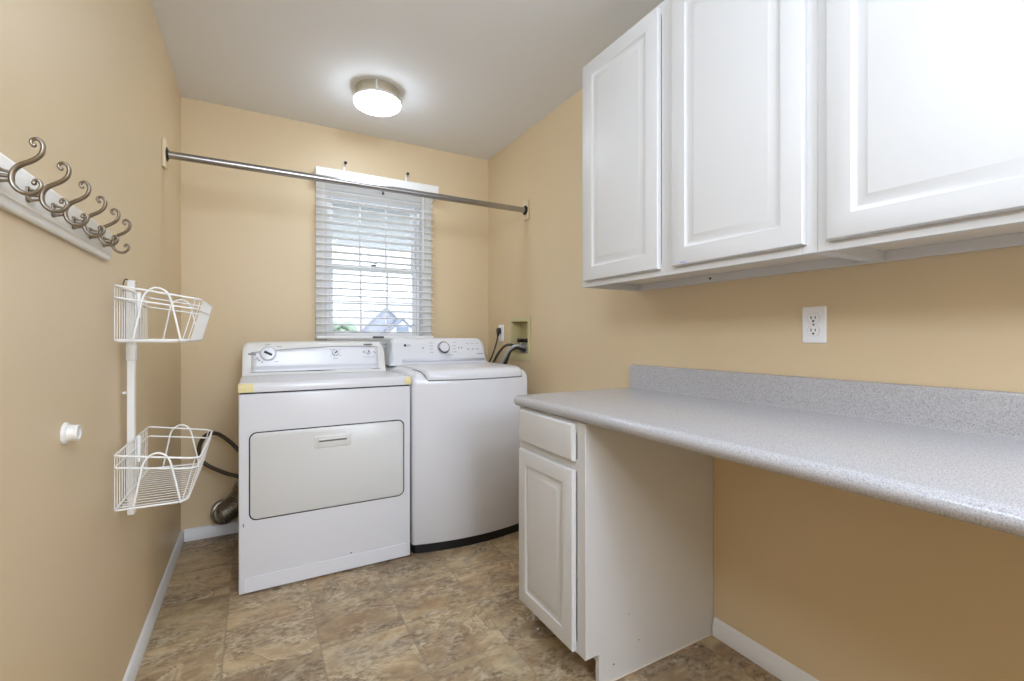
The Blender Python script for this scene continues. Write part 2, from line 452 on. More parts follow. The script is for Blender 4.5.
wnd = MB(); wnd.tube([(0.985, BY - 0.033, 2.085), (0.985, BY - 0.033, 1.60)], 0.004, 8); wnd.lathe([(0.002, 0), (0.0065, 0.006), (0.0065, 0.03), (0.004, 0.036)], (0.985, BY - 0.033, 1.565), (0, 0, 1), 12)
obj('tilt_wand', wnd, M['cream'], bl)
hk = MB(); hk.tube(spline([(0.716, D - 0.066, 2.085), (0.716, D - 0.078, 2.066), (0.716, D - 0.086, 2.05), (0.716, D - 0.092, 2.056)], 5), 0.0035, 8); hk.sphere((0.716, D - 0.09, 2.046), 0.008, 2)
obj('tilt_hook', hk, M['dark'], bl)

# two small curtain hooks over the valance
def curtain_hook(x, lab):
    t = thing('curtain_hook', (x, D, 2.19), lab, 'hook', 'hooks over the blind')
    a = MB(); a.box(x - 0.006, x + 0.006, D - 0.004, D - 0.0004, 2.162, 2.226, 0.0015); a.tube([(x, D - 0.004, 2.218), (x, D - 0.026, 2.221)], 0.0045, 10)
    obj('stem', a, M['plate'], t)
    b = MB(); b.lathe([(0.006, 0), (0.0085, 0.004), (0.0095, 0.012), (0.006, 0.016)], (x, D - 0.026, 2.221), (0.35, -1, 0.35), 14)
    obj('cap', b, M['dark'], t)
curtain_hook(0.492, 'small white hook with dark cap above the left half of the blind valance')
curtain_hook(0.892, 'small white hook with dark cap above the right half of the blind valance')

# ------------------------------------------------------------------ hanging rod
RY, RZ = 2.52, 1.930
rt = thing('closet_rod', ((XL + XR) / 2, RY, RZ), 'long grey metal hanging rod spanning from left wall to right wall', 'rod')
obj('rod', MB().tube([(XL + 0.016, RY, RZ), (XR - 0.016, RY, RZ)], 0.0170, 20), M['rod'], rt)
for xw, sg in ((XL, 1), (XR, -1)):
    p = MB(); p.box(*sorted((xw + sg * 0.0004, xw + sg * 0.014)), RY - 0.030, RY + 0.030, RZ - 0.062, RZ + 0.062, 0.004)
    b = obj('mounting_block', p, M['patch'], rt)
    f = MB(); f.lathe([(0.030, 0.0), (0.030, 0.003), (0.0215, 0.004), (0.021, 0.007), (0.018, 0.0075), (0.018, 0.001)], (xw + sg * 0.0145, RY, RZ), (sg, 0, 0), 24)
    obj('socket', f, M['black'], b)

# ------------------------------------------------------------------ ceiling light
LX, LY = 0.566, 2.492
lt = thing('ceiling_light', (LX, LY, H), 'round flush ceiling light with nickel band and lit white glass', 'light')
n = MB(); n.lathe([(0.0, -0.0005), (0.108, -0.0005), (0.110, -0.004), (0.110, -0.050), (0.112, -0.052), (0.112, -0.056), (0.10, -0.056), (0.10, -0.02), (0.0, -0.02)], (LX, LY, H), (0, 0, 1), 48)
obj('band', n, M['nickel'], lt)
for a in (255, 15, 135):
    c = MB(); ca, sa = cos(radians(a)), sin(radians(a))
    c.tube([(LX + 0.1115 * ca, LY + 0.1115 * sa, H - 0.002), (LX + 0.1125 * ca, LY + 0.1125 * sa, H - 0.055)], 0.004, 8)
    obj('clip', c, M['trim'], lt)
g = MB(); g.lathe([(0.104, -0.049), (0.117, -0.052), (0.122, -0.057), (0.1225, -0.062), (0.121, -0.066), (0.1175, -0.0665), (0.1165, -0.064), (0.104, -0.060)], (LX, LY, H), (0, 0, 1), 56)
obj('shade_rim', g, M['pipe'], lt)
g = MB(); g.lathe([(0.1165, -0.064), (0.1195, -0.070), (0.1205, -0.0745)] + [(0.1205 * cos(k / 10 * pi / 2), -0.0745 - 0.033 * sin(k / 10 * pi / 2)) for k in range(1, 11)], (LX, LY, H), (0, 0, 1), 56)
obj('glass_shade', g, M['lamp'], lt)

# ================================================================== DRYER
dr = thing('dryer', (0.313, 2.62, 0), 'white front-loading dryer with a wide drop-down door, left of the washer', 'dryer')
DX0, DX1, DF, DB = -0.066, 0.690, 2.310, 2.925
b = MB(); b.box(DX0, DX1, DF, DB, 0.005, 0.873, 0.006, 3)
body = obj('body', b, M['white'], dr)
for fx in (DX0 + 0.05, DX1 - 0.05):
    for fy in (DF + 0.06, DB - 0.06):
        f = MB(); f.lathe([(0.018, 0.0005), (0.018, 0.004), (0.010, 0.0045)], (fx, fy, 0), (0, 0, 1), 14)
        obj('foot', f, M['black'], dr)
obj('shadow_gap', MB().box(DX0 + 0.006, DX1 - 0.006, DF + 0.005, DB - 0.004, 0.8735, 0.880), M['dark'], dr)
k = MB(); k.prism(rrect(DX0 + 0.02, DX1 - 0.022, 0.010, 0.074, 0.004, 3), 'y', DF - 0.0035, DF + 0.004, 0.0015, 1)
obj('kick_panel', k, M['white'], dr)
t = MB()
prof = [(DF - 0.004, 0.880), (DF - 0.005, 0.906), (DF - 0.001, 0.916), (DF + 0.008, 0.921), (DF + 0.02, 0.9225), (DB, 0.9225), (DB, 0.880)]
def xl(xc, ins): return [(xc, y if y > DF + 0.001 else y + ins * 0.6, z - (ins if z > 0.9 else 0)) for y, z in prof]
t.loft([xl(DX0 - 0.001, 0.006), xl(DX0 + 0.002, 0.0018), xl(DX0 + 0.008, 0), xl(DX1 - 0.008, 0), xl(DX1 - 0.002, 0.0018), xl(DX1 + 0.001, 0.006)])
obj('top_panel', t, M['white'], dr)
for xa, xb in ((DX0 - 0.002, DX0 + 0.058), (DX1 - 0.030, DX1 + 0.002)):
    cp = MB(); pr = [(DF - 0.0062, 0.8805), (DF - 0.0068, 0.904), (DF - 0.004, 0.914), (DF + 0.002, 0.919), (DF + 0.03, 0.916), (DF + 0.03, 0.8805)]
    cp.prism(pr, 'x', xa, xb, 0.0012, 1)
    o = obj('corner_cap', cp, M['yellow'], dr); o['label'] = 'yellowed plastic corner cap'
# console
CX0, CX1 = -0.062, 0.660
cprof = [(2.716, 0.9235), (2.722, 0.936), (2.734, 0.948), (2.741, 0.962), (2.744, 0.975), (2.757, 1.045), (2.763, 1.068), (2.770, 1.082), (2.784, 1.091), (2.80, 1.093), (2.91, 1.093), (2.923, 1.085), (2.924, 0.9235)]
def carch(x):                                     # the console is a little taller in the middle
    u = (x - 0.30) / 0.36
    return 1.0 + 0.03 * (1 - u * u)
def cst(x, hf): return [(x, y, 0.9235 + (z - 0.9235) * hf * carch(x)) for y, z in cprof]
st = []
R = 0.030
for k in range(0, 7):
    a = k / 6 * pi / 2
    st.append((CX0 + R * (1 - cos(a)), 1 - (R / 0.17) * (1 - sin(a))))
mid = [(CX0 + R + (CX1 - CX0 - 2 * R) * k / 10, 1.0) for k in range(1, 10)]
en = [(CX0 + CX1 - x, h) for x, h in reversed(st)]
con = MB(); con.loft([cst(x, h) for x, h in st + mid + en])
console = obj('console', con, M['cream'], dr)
def cfront(x, z):                                 # y of the console face at height z
    zz = 0.9235 + (z - 0.9235) / carch(x)
    for (ya, za), (yb, zb) in zip(cprof[:-1], cprof[1:]):
        if za <= zz <= zb: return ya + (yb - ya) * (zz - za) / (zb - za)
    return 2.76
# printed face plate below a curved groove, pale band under it
fp = MB(); top, bot, up2 = [], [], []
N = 24
for i in range(N + 1):
    x = -0.022 + (0.628 + 0.022) * i / N
    u = i / N
    zt = 1.040 + 0.030 * sin(pi * min(1, u * 0.62 + 0.02)) if u < 0.97 else 1.062
    top.append((x, zt)); bot.append((x, 0.9405))
def sheet(rows, off, m, name, par, zn=8):
    mb = MB(); L_ = []
    for (x, zt), (_, zb) in rows:
        L_.append([(x, cfront(x, zb + (zt - zb) * j / zn) - off, zb + (zt - zb) * j / zn) for j in range(zn + 1)])
    vs = [[mb.bm.verts.new(p) for p in lp] for lp in L_]
    for a, b_ in zip(vs[:-1], vs[1:]):
        for j in range(zn): mb.bm.faces.new((a[j], b_[j], b_[j + 1], a[j + 1]))
    o = obj(name, mb, m, par, ang=60)
    sm = o.modifiers.new('thickness', 'SOLIDIFY'); sm.thickness = 0.0008; sm.offset = 0
    return o
sheet(list(zip(top, bot)), 0.0008, M['white'], 'face_plate', console)
sheet([((x, 0.968), (x, 0.943)) for x, _ in top], 0.0016, M['band'], 'lower_band', console, 4)
gr = MB(); gr.tube([(x, cfront(x, z) - 0.0012, z) for x, z in top], 0.0016, 6)
obj('groove_line', gr, M['grey'], console)
sl = MB(); sl.tube([(x, cfront(x, 0.9405) - 0.001, 0.9385) for x in (-0.03, 0.1, 0.2, 0.30, 0.39)], [0.0014, 0.0014, 0.002, 0.003, 0.001], 6)
sl.tube([(0.585, cfront(0.585, 0.9405) - 0.001, 0.9395), (0.635, cfront(0.635, 0.9405) - 0.001, 0.9395)], 0.0012, 6)
obj('console_gap', sl, M['dark'], console)
# cream end cap of the console
ec = MB(); ec.loft([[(x, y - 0.002 if y < 2.78 else y, z) for x, y, z in cst(xx, hf)] for xx, hf in ((CX1 - 0.024, 0.975), (CX1 - 0.010, 0.94), (CX1 - 0.001, 0.87), (CX1 + 0.006, 0.80))])
obj('end_cap', ec, M['cream'], dr)
# timer dial
ND = Vector((0, -1, 0.19)).normalized()
def dial(x, z, r, m_ring, m_face, name, bar=True, ba=28):
    y = cfront(x, z)
    o0 = Vector((x, y, z)) + ND * 0.0005
    rg = MB(); rg.lathe([(r, 0), (r, 0.004), (r * 0.9, 0.006), (r * 0.9, 0.001)], o0, ND, 32)
    rr = obj(name, rg, m_ring, console)
    fc = MB(); fc.lathe([(r * 0.88, 0), (r * 0.88, 0.012), (r * 0.8, 0.017), (r * 0.55, 0.018), (0, 0.018)], o0, ND, 32)
    obj('dial_face', fc, m_face, rr)
    if bar:
        X = Vector((1, 0, 0)); Y = ND.cross(X) * -1
        if Y.z < 0: Y = -Y
        d = X * cos(radians(-ba)) + Y * sin(radians(-ba)); q = ND.cross(d)
        gb = MB(); c0 = o0 + ND * 0.018
        L_ = []
        for h, wv in ((0.0, 0.009), (0.009, 0.006)):
            L_.append([tuple(c0 + ND * h + d * (sx * r * 0.5) + q * (sy * wv * 0.7 * r / 0.04)) for sx, sy in ((-1, -1), (1, -1), (1, 1), (-1, 1))])
        gb.loft(L_); obj('dial_grip', gb, M['dark'], rr)
    return o0
dial(0.056, 1.034, 0.040, M['band'], M['white'], 'timer_dial')
dial(0.392, 1.034, 0.020, M['band'], M['white'], 'temperature_knob', True, -40)
dial(0.572, 1.036, 0.014, M['band'], M['white'], 'start_knob', True, 60)
pm = MB()
def mark(x, z, w, h, a=0.0):
    y = cfront(x, z) - 0.0016
    ca, sa = cos(a), sin(a)
    P_ = [(x + u * ca - v_ * sa, z + u * sa + v_ * ca) for u, v_ in ((-w, -h), (w, -h), (w, h), (-w, h))]
    pm.loft([[(px, y + 0.0012, pz) for px, pz in P_], [(px, y - 0.0002, pz) for px, pz in P_]])
for i in range(5):
    mark(-0.004 - i * 0.007, 1.034 + 0.001 * i - 0.004, 0.003, 0.0065 - i * 0.0005)
for a in (205, 222, 239): mark(0.056 + 0.054 * cos(radians(a)), 1.034 + 0.05 * sin(radians(a)), 0.004, 0.003, radians(a))
for x, z, w in ((0.055, 1.082, 0.012), (0.108, 1.072, 0.012), (0.005, 1.004, 0.010), (0.095, 0.992, 0.010), (0.392, 1.003, 0.012)):
    mark(x, z, w, 0.0011)
for i in range(5): mark(0.545 + i * 0.014, 1.007 - 0.001 * (i % 2), 0.004, 0.0013)
mark(0.548, 1.040, 0.006, 0.0018, 0.6); mark(0.548, 1.032, 0.006, 0.0018, -0.6); mark(0.603, 1.036, 0.006, 0.0018, 1.0); mark(0.612, 1.030, 0.004, 0.0018, -1.0)
for a in (35, 145, 215, 325): mark(0.392 + 0.03 * cos(radians(a)), 1.034 + 0.028 * sin(radians(a)), 0.004, 0.0014, radians(a))
obj('printed_marks', pm, M['grey'], console)
bd = MB()
for i in range(7): bd.box(0.547 + i * 0.007, 0.552 + i * 0.007, 2.7555, 2.775, 1.0775, 1.0835)
obj('name_badge', bd, M['grey'], console)
# door
def slab(u0, u1, v0, v1, r, ya, yb, ch=0.002):
    mb = MB(); L_ = []
    for ins, y in ((0, ya), (0, yb + ch), (ch * 0.4, yb + ch * 0.4), (ch, yb)):
        L_.append([(u, y, w) for u, w in rrect(u0 + ins, u1 - ins, v0 + ins, v1 - ins, r - ins, 7)])
    mb.loft(L_); return mb
obj('door_gasket', slab(-0.0275, 0.6585, 0.3185, 0.7055, 0.032, DF + 0.002, DF - 0.0008, 0.0004), M['dark'], dr)
dd = obj('door', slab(-0.0225, 0.6535, 0.3235, 0.7005, 0.028, DF + 0.002, DF - 0.0045, 0.003), M['door'], dr)
hp = slab(0.235, 0.398, 0.606, 0.664, 0.010, DF - 0.004, DF - 0.0075, 0.002)
hd = obj('handle', hp, M['cream'], dd)
hs = MB(); hs.box(0.256, 0.378, DF - 0.0080, DF - 0.0070, 0.634, 0.643, 0.0004, 1)
obj('pull_slot', hs, M['grey'], hd)
hl = MB(); hl.prism([(DF - 0.0076, 0.646), (DF - 0.020, 0.643), (DF - 0.021, 0.646), (DF - 0.016, 0.653), (DF - 0.0076, 0.656)], 'x', 0.252, 0.382, 0.002, 2)
obj('pull_lip', hl, M['cream'], hd)
ht = MB(); ht.box(0.600, 0.622, DF - 0.006, DF - 0.0005, 0.7015, 0.7055, 0.0005, 1)
obj('latch', ht, M['black'], dd)
ht = MB(); ht.box(0.6545, 0.6575, DF - 0.006, DF - 0.0005, 0.60, 0.606, 0.0005, 1)
obj('latch', ht, M['black'], dd)
sc_ = MB(); sc_.sphere((0.40, DF - 0.0005, 0.085), 0.004, 2, (1, 0.3, 1))
obj('screw', sc_, M['grey'], dr)
sc_ = MB(); sc_.box(-0.050, -0.0455, DF - 0.0008, DF, 0.297, 0.312, 0.0003, 1)
obj('scuff', sc_, M['grey'], dr)

# ================================================================== WASHER
wa = thing('washer', (1.045, 2.63, 0), 'white top-loading washing machine with bowed front and black base, right of the dryer', 'washing machine')
WX0, WX1, WB = 0.702, 1.397, 2.985
def wfront(x): return 2.318 - 0.052 * (1 - ((x - 1.055) / 0.352) ** 2)
def woutline(z, fo, so, cr=0.022):
    xa, xb = WX0 + so, WX1 - so
    pts = []
    nf = 22
    for k in range(5):                            # rounded front left corner
        a = k / 4 * pi / 2
        x = xa + cr * (1 - sin(a)); pts.append((xa + cr * (1 - cos(a)) if False else x, wfront(xa + cr) + fo + cr * (1 - cos(a)), z))
    pts.reverse()
    pts = [(xa + cr * (1 - cos(k / 4 * pi / 2)), wfront(xa + cr) + fo + cr * (1 - sin(k / 4 * pi / 2)), z) for k in range(5)]
    for k in range(1, nf):
        x = xa + cr + (xb - xa - 2 * cr) * k / nf
        pts.append((x, wfront(x) + fo, z))
    pts += [(xb - cr * (1 - sin(k / 4 * pi / 2)), wfront(xb - cr) + fo + cr * (1 - cos(k / 4 * pi / 2)), z) for k in range(5)]
    pts += [(xb, WB, z), (xa, WB, z)]
    return pts
b = MB(); b.loft([woutline(z, fo, so) for z, fo, so in ((0.048, 0.004, 0.004), (0.052, 0, 0), (0.87, 0, 0), (0.893, 0.002, 0.0015), (0.910, 0.008, 0.006), (0.925, 0.020, 0.014), (0.936, 0.042, 0.026), (0.943, 0.08, 0.044), (0.946, 0.14, 0.07))])
wbody = obj('body', b, M['white'], wa, ang=50)
obj('base', MB().loft([woutline(0.0005, 0.012, 0.008), woutline(0.0475, 0.010, 0.007)]), M['black'], wa)
# lid with a drop front edge
lp = [(-0.006, 0.899), (-0.007, 0.915), (-0.002, 0.932), (0.012, 0.944), (0.04, 0.952), (0.10, 0.9565), (0.30, 0.9575), (0.512, 0.9575), (0.516, 0.9475), (0.30, 0.945), (0.14, 0.944), (0.085, 0.938), (0.048, 0.930), (0.028, 0.921), (0.014, 0.910), (0.006, 0.899)]
l = MB(); L_ = []
LX0, LX1 = 0.770, 1.352
stn = [0, 0.004, 0.012, 0.022] + [0.022 + (LX1 - LX0 - 0.044) * k / 16 for k in range(1, 16)] + [LX1 - LX0 - 0.022, LX1 - LX0 - 0.012, LX1 - LX0 - 0.004, LX1 - LX0]
for sx in stn:
    e = min(sx, LX1 - LX0 - sx)
    sh = 0.012 * max(0, 1 - e / 0.022) ** 2
    x = LX0 + sx
    L_.append([(x, wfront(x) + dy + sh * 1.2 if i < 8 else wfront(x) + dy + sh, z - (sh * 0.6 if 1 < i < 8 else 0)) for i, (dy, z) in enumerate(lp)])
l.loft(L_); obj('lid', l, M['white'], wa, ang=50)
gp = MB(); gp.tube([(x, wfront(x) - 0.001, 0.8965) for x in [LX0 + 0.012 + (LX1 - LX0 - 0.02) * k / 16 for k in range(17)]], 0.0035, 6)
gp.tube(spline([(LX0 + 0.012, wfront(LX0) - 0.001, 0.8965), (LX0 + 0.001, wfront(LX0) + 0.004, 0.912), (LX0 - 0.008, wfront(LX0) + 0.022, 0.930), (LX0 - 0.02, wfront(LX0) + 0.07, 0.944), (LX0 - 0.03, wfront(LX0) + 0.14, 0.9475)], 6), 0.0022, 6)
obj('lid_gap', gp, M['grey'], wa)
# console
wprof = [(2.800, 0.947), (2.803, 0.953), (2.812, 0.962), (2.816, 0.985), (2.820, 0.990), (2.842, 1.075), (2.850, 1.097), (2.862, 1.110), (2.880, 1.116), (2.955, 1.114), (2.975, 1.100), (2.980, 0.947)]
VX0, VX1 = 0.712, 1.383
def wst(x, hf, flare=0.0): return [(x, y, 0.947 + (z - 0.947) * hf) for y, z in wprof]
R2 = 0.045; st2 = []
for k in range(0, 9):
    a = k / 8 * pi / 2
    st2.append((VX0 + 0.022 + R2 * (1 - cos(a)), 1 - (R2 / 0.169) * (1 - sin(a))))
L_ = [wst(VX0, 0.05), wst(VX0 + 0.006, 0.25), wst(VX0 + 0.014, 0.5)] + [wst(x, h) for x, h in st2]
R_ = [[(VX0 + VX1 - x, y, z) for x, y, z in lp_] for lp_ in reversed(L_)]
mid = [wst(VX0 + 0.067 + (VX1 - VX0 - 0.134) * k / 8, 1.0) for k in range(1, 8)]
wc = MB(); wc.loft(L_ + mid + R_); wcon = obj('console', wc, M['white'], wa, ang=50)
def wface(z):
    for (ya, za), (yb, zb) in zip(wprof[:-1], wprof[1:]):
        if za <= z <= zb: return ya + (yb - ya) * (z - za) / max(zb - za, 1e-6)
    return 2.85
wb = MB(); wb.loft([[(0.79, wface(z) - 0.0012, z), (1.352, wface(z) - 0.0012, z)] for z in (0.966, 0.975, 0.985)], closed=False)
o = obj('lower_band', wb, M['band'], wcon); sm = o.modifiers.new('thickness', 'SOLIDIFY'); sm.thickness = 0.001; sm.offset = 0
NW = Vector((0, -1, 0.26)).normalized()
kc = Vector((1.066, wface(1.052), 1.052)) + NW * 0.0005
kr = MB(); kr.lathe([(0.042, 0), (0.042, 0.010), (0.038, 0.016), (0.034, 0.016), (0.034, 0.004)], kc, NW, 36)
kn = obj('cycle_knob', kr, M['chrome'], wcon)
kf = MB(); kf.lathe([(0.033, 0.002), (0.033, 0.018), (0.029, 0.024), (0.0, 0.025)], kc, NW, 36)
obj('knob_face', kf, M['white'], kn)
km = MB()
X = Vector((1, 0, 0)); Yv = Vector((0, 0.25, 1)).normalized()
a0 = [kc + NW * 0.020 + X * (0.035 * cos(radians(a))) + Yv * (0.035 * sin(radians(a))) for a in range(185, 310, 12)]
km.tube([tuple(p) for p in a0], [0.001] + [0.0045] * (len(a0) - 2) + [0.001], 6)
obj('knob_grip', km, M['dark'], kn)
wm = MB()
def wmark(x, z, w, h):
    y = wface(z)
    wm.loft([[(x - w, wface(z - h) + 0.001, z - h), (x + w, wface(z - h) + 0.001, z - h), (x + w, wface(z + h) + 0.001, z + h), (x - w, wface(z + h) + 0.001, z + h)],
             [(x - w, wface(z - h) - 0.0008, z - h), (x + w, wface(z - h) - 0.0008, z - h), (x + w, wface(z + h) - 0.0008, z + h), (x - w, wface(z + h) - 0.0008, z + h)]])
for z in (1.085, 1.065, 1.045, 1.025): wmark(0.985, z, 0.012, 0.0012); wmark(1.145, z, 0.012, 0.0012)
for x in (0.93, 1.175, 1.195): wmark(x, 1.052, 0.003, 0.005)
for i in range(3):
    wmark(1.24 + i * 0.035, 1.078, 0.010, 0.0010); wmark(1.24 + i * 0.035, 1.042, 0.008, 0.0022)
for i in range(6): wmark(1.305 + i * 0.0075, 1.010, 0.0026, 0.0026)
wmark(1.10, 1.006, 0.03, 0.0008)
obj('printed_marks', wm, M['grey'], wcon)
lg = text_mesh('LG', 0.018, (0.837, wface(1.070) - 0.0012, 1.070), (1, 0, 0), (0, 0.25, 1))
obj('logo_letters', lg, M['grey'], wcon)
lo = MB(); lo.lathe([(0.0085, 0), (0.0085, 0.0014), (0, 0.0014)], Vector((0.815, wface(1.070), 1.070)), NW, 24)
obj('logo_emblem', lo, M['dark'], wcon)

# ================================================================== BASE CABINET
bc = thing('base_cabinet', (1.2, 1.345, 0), 'white base cabinet with one drawer over one raised-panel door, under the counter end', 'cabinet')
BF = 0.902                                         # face-frame plane
BY0, BY1 = 1.150, 1.556
BT = 0.851
cz = MB()
side = [(BF + 0.018, 0.106), (BF + 0.018, BT), (XR - 0.002, BT), (XR - 0.002, 0.0005), (0.958, 0.0005), (0.958, 0.106)]
cz.prism(side, 'y', BY0, BY0 + 0.016); cz.prism(side, 'y', BY1 - 0.016, BY1)
cz.box(BF + 0.018, XR - 0.004, BY0 + 0.016, BY1 - 0.016, 0.108, 0.124); cz.box(XR - 0.012, XR - 0.003, BY0 + 0.016, BY1 - 0.016, 0.124, BT); cz.box(BF + 0.018, XR - 0.012, BY0 + 0.016, BY1 - 0.016, BT - 0.014, BT)
obj('carcass', cz, M['cab'], bc)
ff = MB()
ff.box(BF, BF + 0.018, BY0 - 0.002, BY0 + 0.040, 0.106, BT, 0.0012, 1); ff.box(BF, BF + 0.018, BY1 - 0.036, BY1, 0.106, BT, 0.0012, 1)
ff.box(BF, BF + 0.018, BY0 + 0.040, BY1 - 0.036, 0.106, 0.142); ff.box(BF, BF + 0.018, BY0 + 0.040, BY1 - 0.036, BT - 0.036, BT); ff.box(BF, BF + 0.018, BY0 + 0.040, BY1 - 0.036, 0.690, 0.728)
obj('face_frame', ff, M['cab'], bc)
obj('toe_kick', MB().box(1.03, 1.043, BY0 + 0.017, BY1 - 0.017, 0.0005, 0.106), M['cab'], bc)
df = MB(); L_ = []
for ins, d in ((0, 0.0185), (0, 0.009), (0.002, 0.004), (0.006, 0.001), (0.010, 0.0)):
    L_.append([(BF - 0.019 + d, y, z) for y, z in ((1.194 + ins, 0.723 + ins), (1.538 - ins, 0.723 + ins), (1.538 - ins, 0.845 - ins), (1.194 + ins, 0.845 - ins))])
df.loft(L_); obj('drawer', df, M['cab'], bc)
obj('door', panel_door(BF - 0.019, 1.194, 1.538, 0.112, 0.695, 0.0185, 0.052), M['cab'], bc)
for x, z, r in ((1.02, 0.055, 0.0028), (1.085, 0.20, 0.0015), (1.13, 0.10, 0.002)):
    sw = MB(); sw.lathe([(r, 0), (r, 0.0008), (0, 0.0008)], (x, BY0, z), (0, -1, 0), 10)
    obj('nail_hole', sw, M['seam'], bc)
obj('caulk_line', MB().tube([(0.962, BY0 - 0.001, 0.003), (XR - 0.016, BY0 - 0.001, 0.003)], 0.0028, 6), M['cabin'], bc)

# ================================================================== COUNTERTOP
ct = thing('countertop', (1.2, 0.5, 0.853), 'long grey speckled laminate countertop with rounded front edge along right wall', 'countertop')
CY0, CY1 = -0.62, 1.574
cf = 0.884
nose = [(cf + 0.026, 0.853), (cf + 0.018, 0.853), (cf + 0.010, 0.8555), (cf + 0.004, 0.861), (cf, 0.869), (cf, 0.876), (cf + 0.004, 0.885), (cf + 0.011, 0.8905), (cf + 0.022, 0.893)]
tp = MB(); tp.prism(nose + [(XR - 0.001, 0.893), (XR - 0.001, 0.853)], 'y', CY0, CY1)
obj('top', tp, M['counter'], ct)
bs = MB(); bs.prism([(XR - 0.001, 0.8932), (XR - 0.022, 0.8932), (XR - 0.0205, 0.898), (XR - 0.020, 0.905), (XR - 0.020, 0.990), (XR - 0.018, 0.9945), (XR - 0.013, 0.997), (XR - 0.001, 0.997)], 'y', CY0, CY1)
obj('backsplash', bs, M['counter'], ct)

# ================================================================== UPPER CABINETS
UF, UB0, UB1 = 1.194, 1.329, 2.249
def upper(y0, y1, doors, lab, hole):
    t = thing('upper_cabinet', ((UF + XR) / 2, (y0 + y1) / 2, UB0), lab, 'cabinet', 'white wall cabinets over the counter')
    c = MB()
    c.box(UF + 0.019, XR - 0.002, y0, y0 + 0.015, UB0, UB1); c.box(UF + 0.019, XR - 0.002, y1 - 0.015, y1, UB0, UB1)
    c.box(UF + 0.019, XR - 0.003, y0 + 0.015, y1 - 0.015, UB1 - 0.014, UB1); c.box(XR - 0.008, XR - 0.002, y0 + 0.015, y1 - 0.015, UB0 + 0.05, UB1 - 0.014)
    obj('carcass', c, M['cab'], t)
    obj('bottom_panel', MB().box(UF + 0.019, XR - 0.008, y0 + 0.015, y1 - 0.015, UB0 + 0.028, UB0 + 0.042), M['cabin'], t)
    r = MB(); r.box(XR - 0.020, XR - 0.002, y0 + 0.015, y1 - 0.015, UB0, UB0 + 0.028, 0.001, 1)
    rl = obj('hanging_rail', r, M['cab'], t)
    if hole:
        h = MB(); h.lathe([(0.0045, 0), (0.0045, 0.001), (0, 0.001)], (XR - 0.0201, hole, UB0 + 0.014), (-1, 0, 0), 12)
        obj('screw_hole', h, M['black'], rl)
    f = MB(); w = 0.036
    f.box(UF, UF + 0.019, y0, y0 + w, UB0, UB1, 0.001, 1); f.box(UF, UF + 0.019, y1 - w, y1, UB0, UB1, 0.001, 1)
    f.box(UF, UF + 0.019, y0 + w, y1 - w, UB0, UB0 + 0.04); f.box(UF, UF + 0.019, y0 + w, y1 - w, UB1 - 0.04, UB1)
    ym = (y0 + y1) / 2; f.box(UF, UF + 0.019, ym - 0.03, ym + 0.03, UB0 + 0.04, UB1 - 0.04)
    obj('face_frame', f, M['cab'], t)
    for a, b_ in doors:
        obj('door', panel_door(UF - 0.020, a, b_, 1.351, 2.229, 0.0195, 0.054), M['cab'], t)
    return t
u1 = upper(0.6160, 1.540, [(1.110, 1.508), (0.642, 1.052)], 'white wall cabinet with two raised-panel doors in view, the one toward the window', 1.15)
u2 = upper(-0.305, 0.6158, [(0.180, 0.590), (-0.275, 0.135)], 'white wall cabinet cut off by the right edge of the view, nearest the camera', None)
sk = MB(); sk.box(UF - 0.0205, UF - 0.0199, 0.992, 1.016, 1.3575, 1.3605)
ob = obj('door_sticker', sk, M['sticker'], u1); ob['label'] = 'small blue sticker'

# ================================================================== OUTLETS
def outlet(y, z, lab, w=0.070, h=0.114):
    t = thing('wall_outlet', (XR, y, z), lab, 'outlet', 'wall outlets on the right wall')
    p = MB(); L_ = []
    for ins, d in ((0, 0.0004), (0, 0.003), (0.0015, 0.005), (0.004, 0.006)):
        L_.append([(XR - d, yy, zz) for yy, zz in rrect(y - w / 2 + ins, y + w / 2 - ins, z - h / 2 + ins, z + h / 2 - ins, 0.003, 3)])
    p.loft(L_); obj('cover_plate', p, M['plate'], t)
    for dz in (0.0195, -0.0195):
        r = MB(); zc = z + dz
        pts = []
        for k in range(32):
            a = 2 * pi * k / 32
            pts.append((y + 0.0172 * cos(a), zc + max(-0.0145, min(0.0145, 0.0172 * sin(a)))))
        r.loft([[(XR - 0.0055, a, b_) for a, b_ in pts], [(XR - 0.0082, a, b_) for a, b_ in pts]])
        ro = obj('receptacle', r, M['plate'], t)
        gl = MB(); gl.tube([(XR - 0.0064, y + 0.0185 * cos(2 * pi * k / 40), zc + max(-0.0158, min(0.0158, 0.0185 * sin(2 * pi * k / 40)))) for k in range(40)], 0.0006, 6, closed=True)
        obj('outline_gap', gl, M['band'], ro)
        sl = MB()
        sl.box(XR - 0.0088, XR - 0.0080, y + 0.0050, y + 0.0076, zc - 0.002, zc + 0.0075); sl.box(XR - 0.0088, XR - 0.0080, y - 0.0076, y - 0.0050, zc - 0.001, zc + 0.0065)
        sl.lathe([(0.0032, 0), (0.0032, 0.0008), (0, 0.0008)], (XR - 0.0080, y, zc - 0.0085), (-1, 0, 0), 12)
        obj('slot', sl, M['socket'], ro)
    s = MB(); s.lathe([(0.003, 0), (0.0028, 0.0012), (0, 0.0016)], (XR - 0.006, y, z), (-1, 0, 0), 12)
    obj('screw', s, M['grey'], t)
    return t
outlet(0.790, 1.161, 'white duplex wall outlet above the countertop backsplash')
outlet(2.873, 1.150, 'white wall outlet with a dark plug in it, behind the washer', 0.07, 0.118)

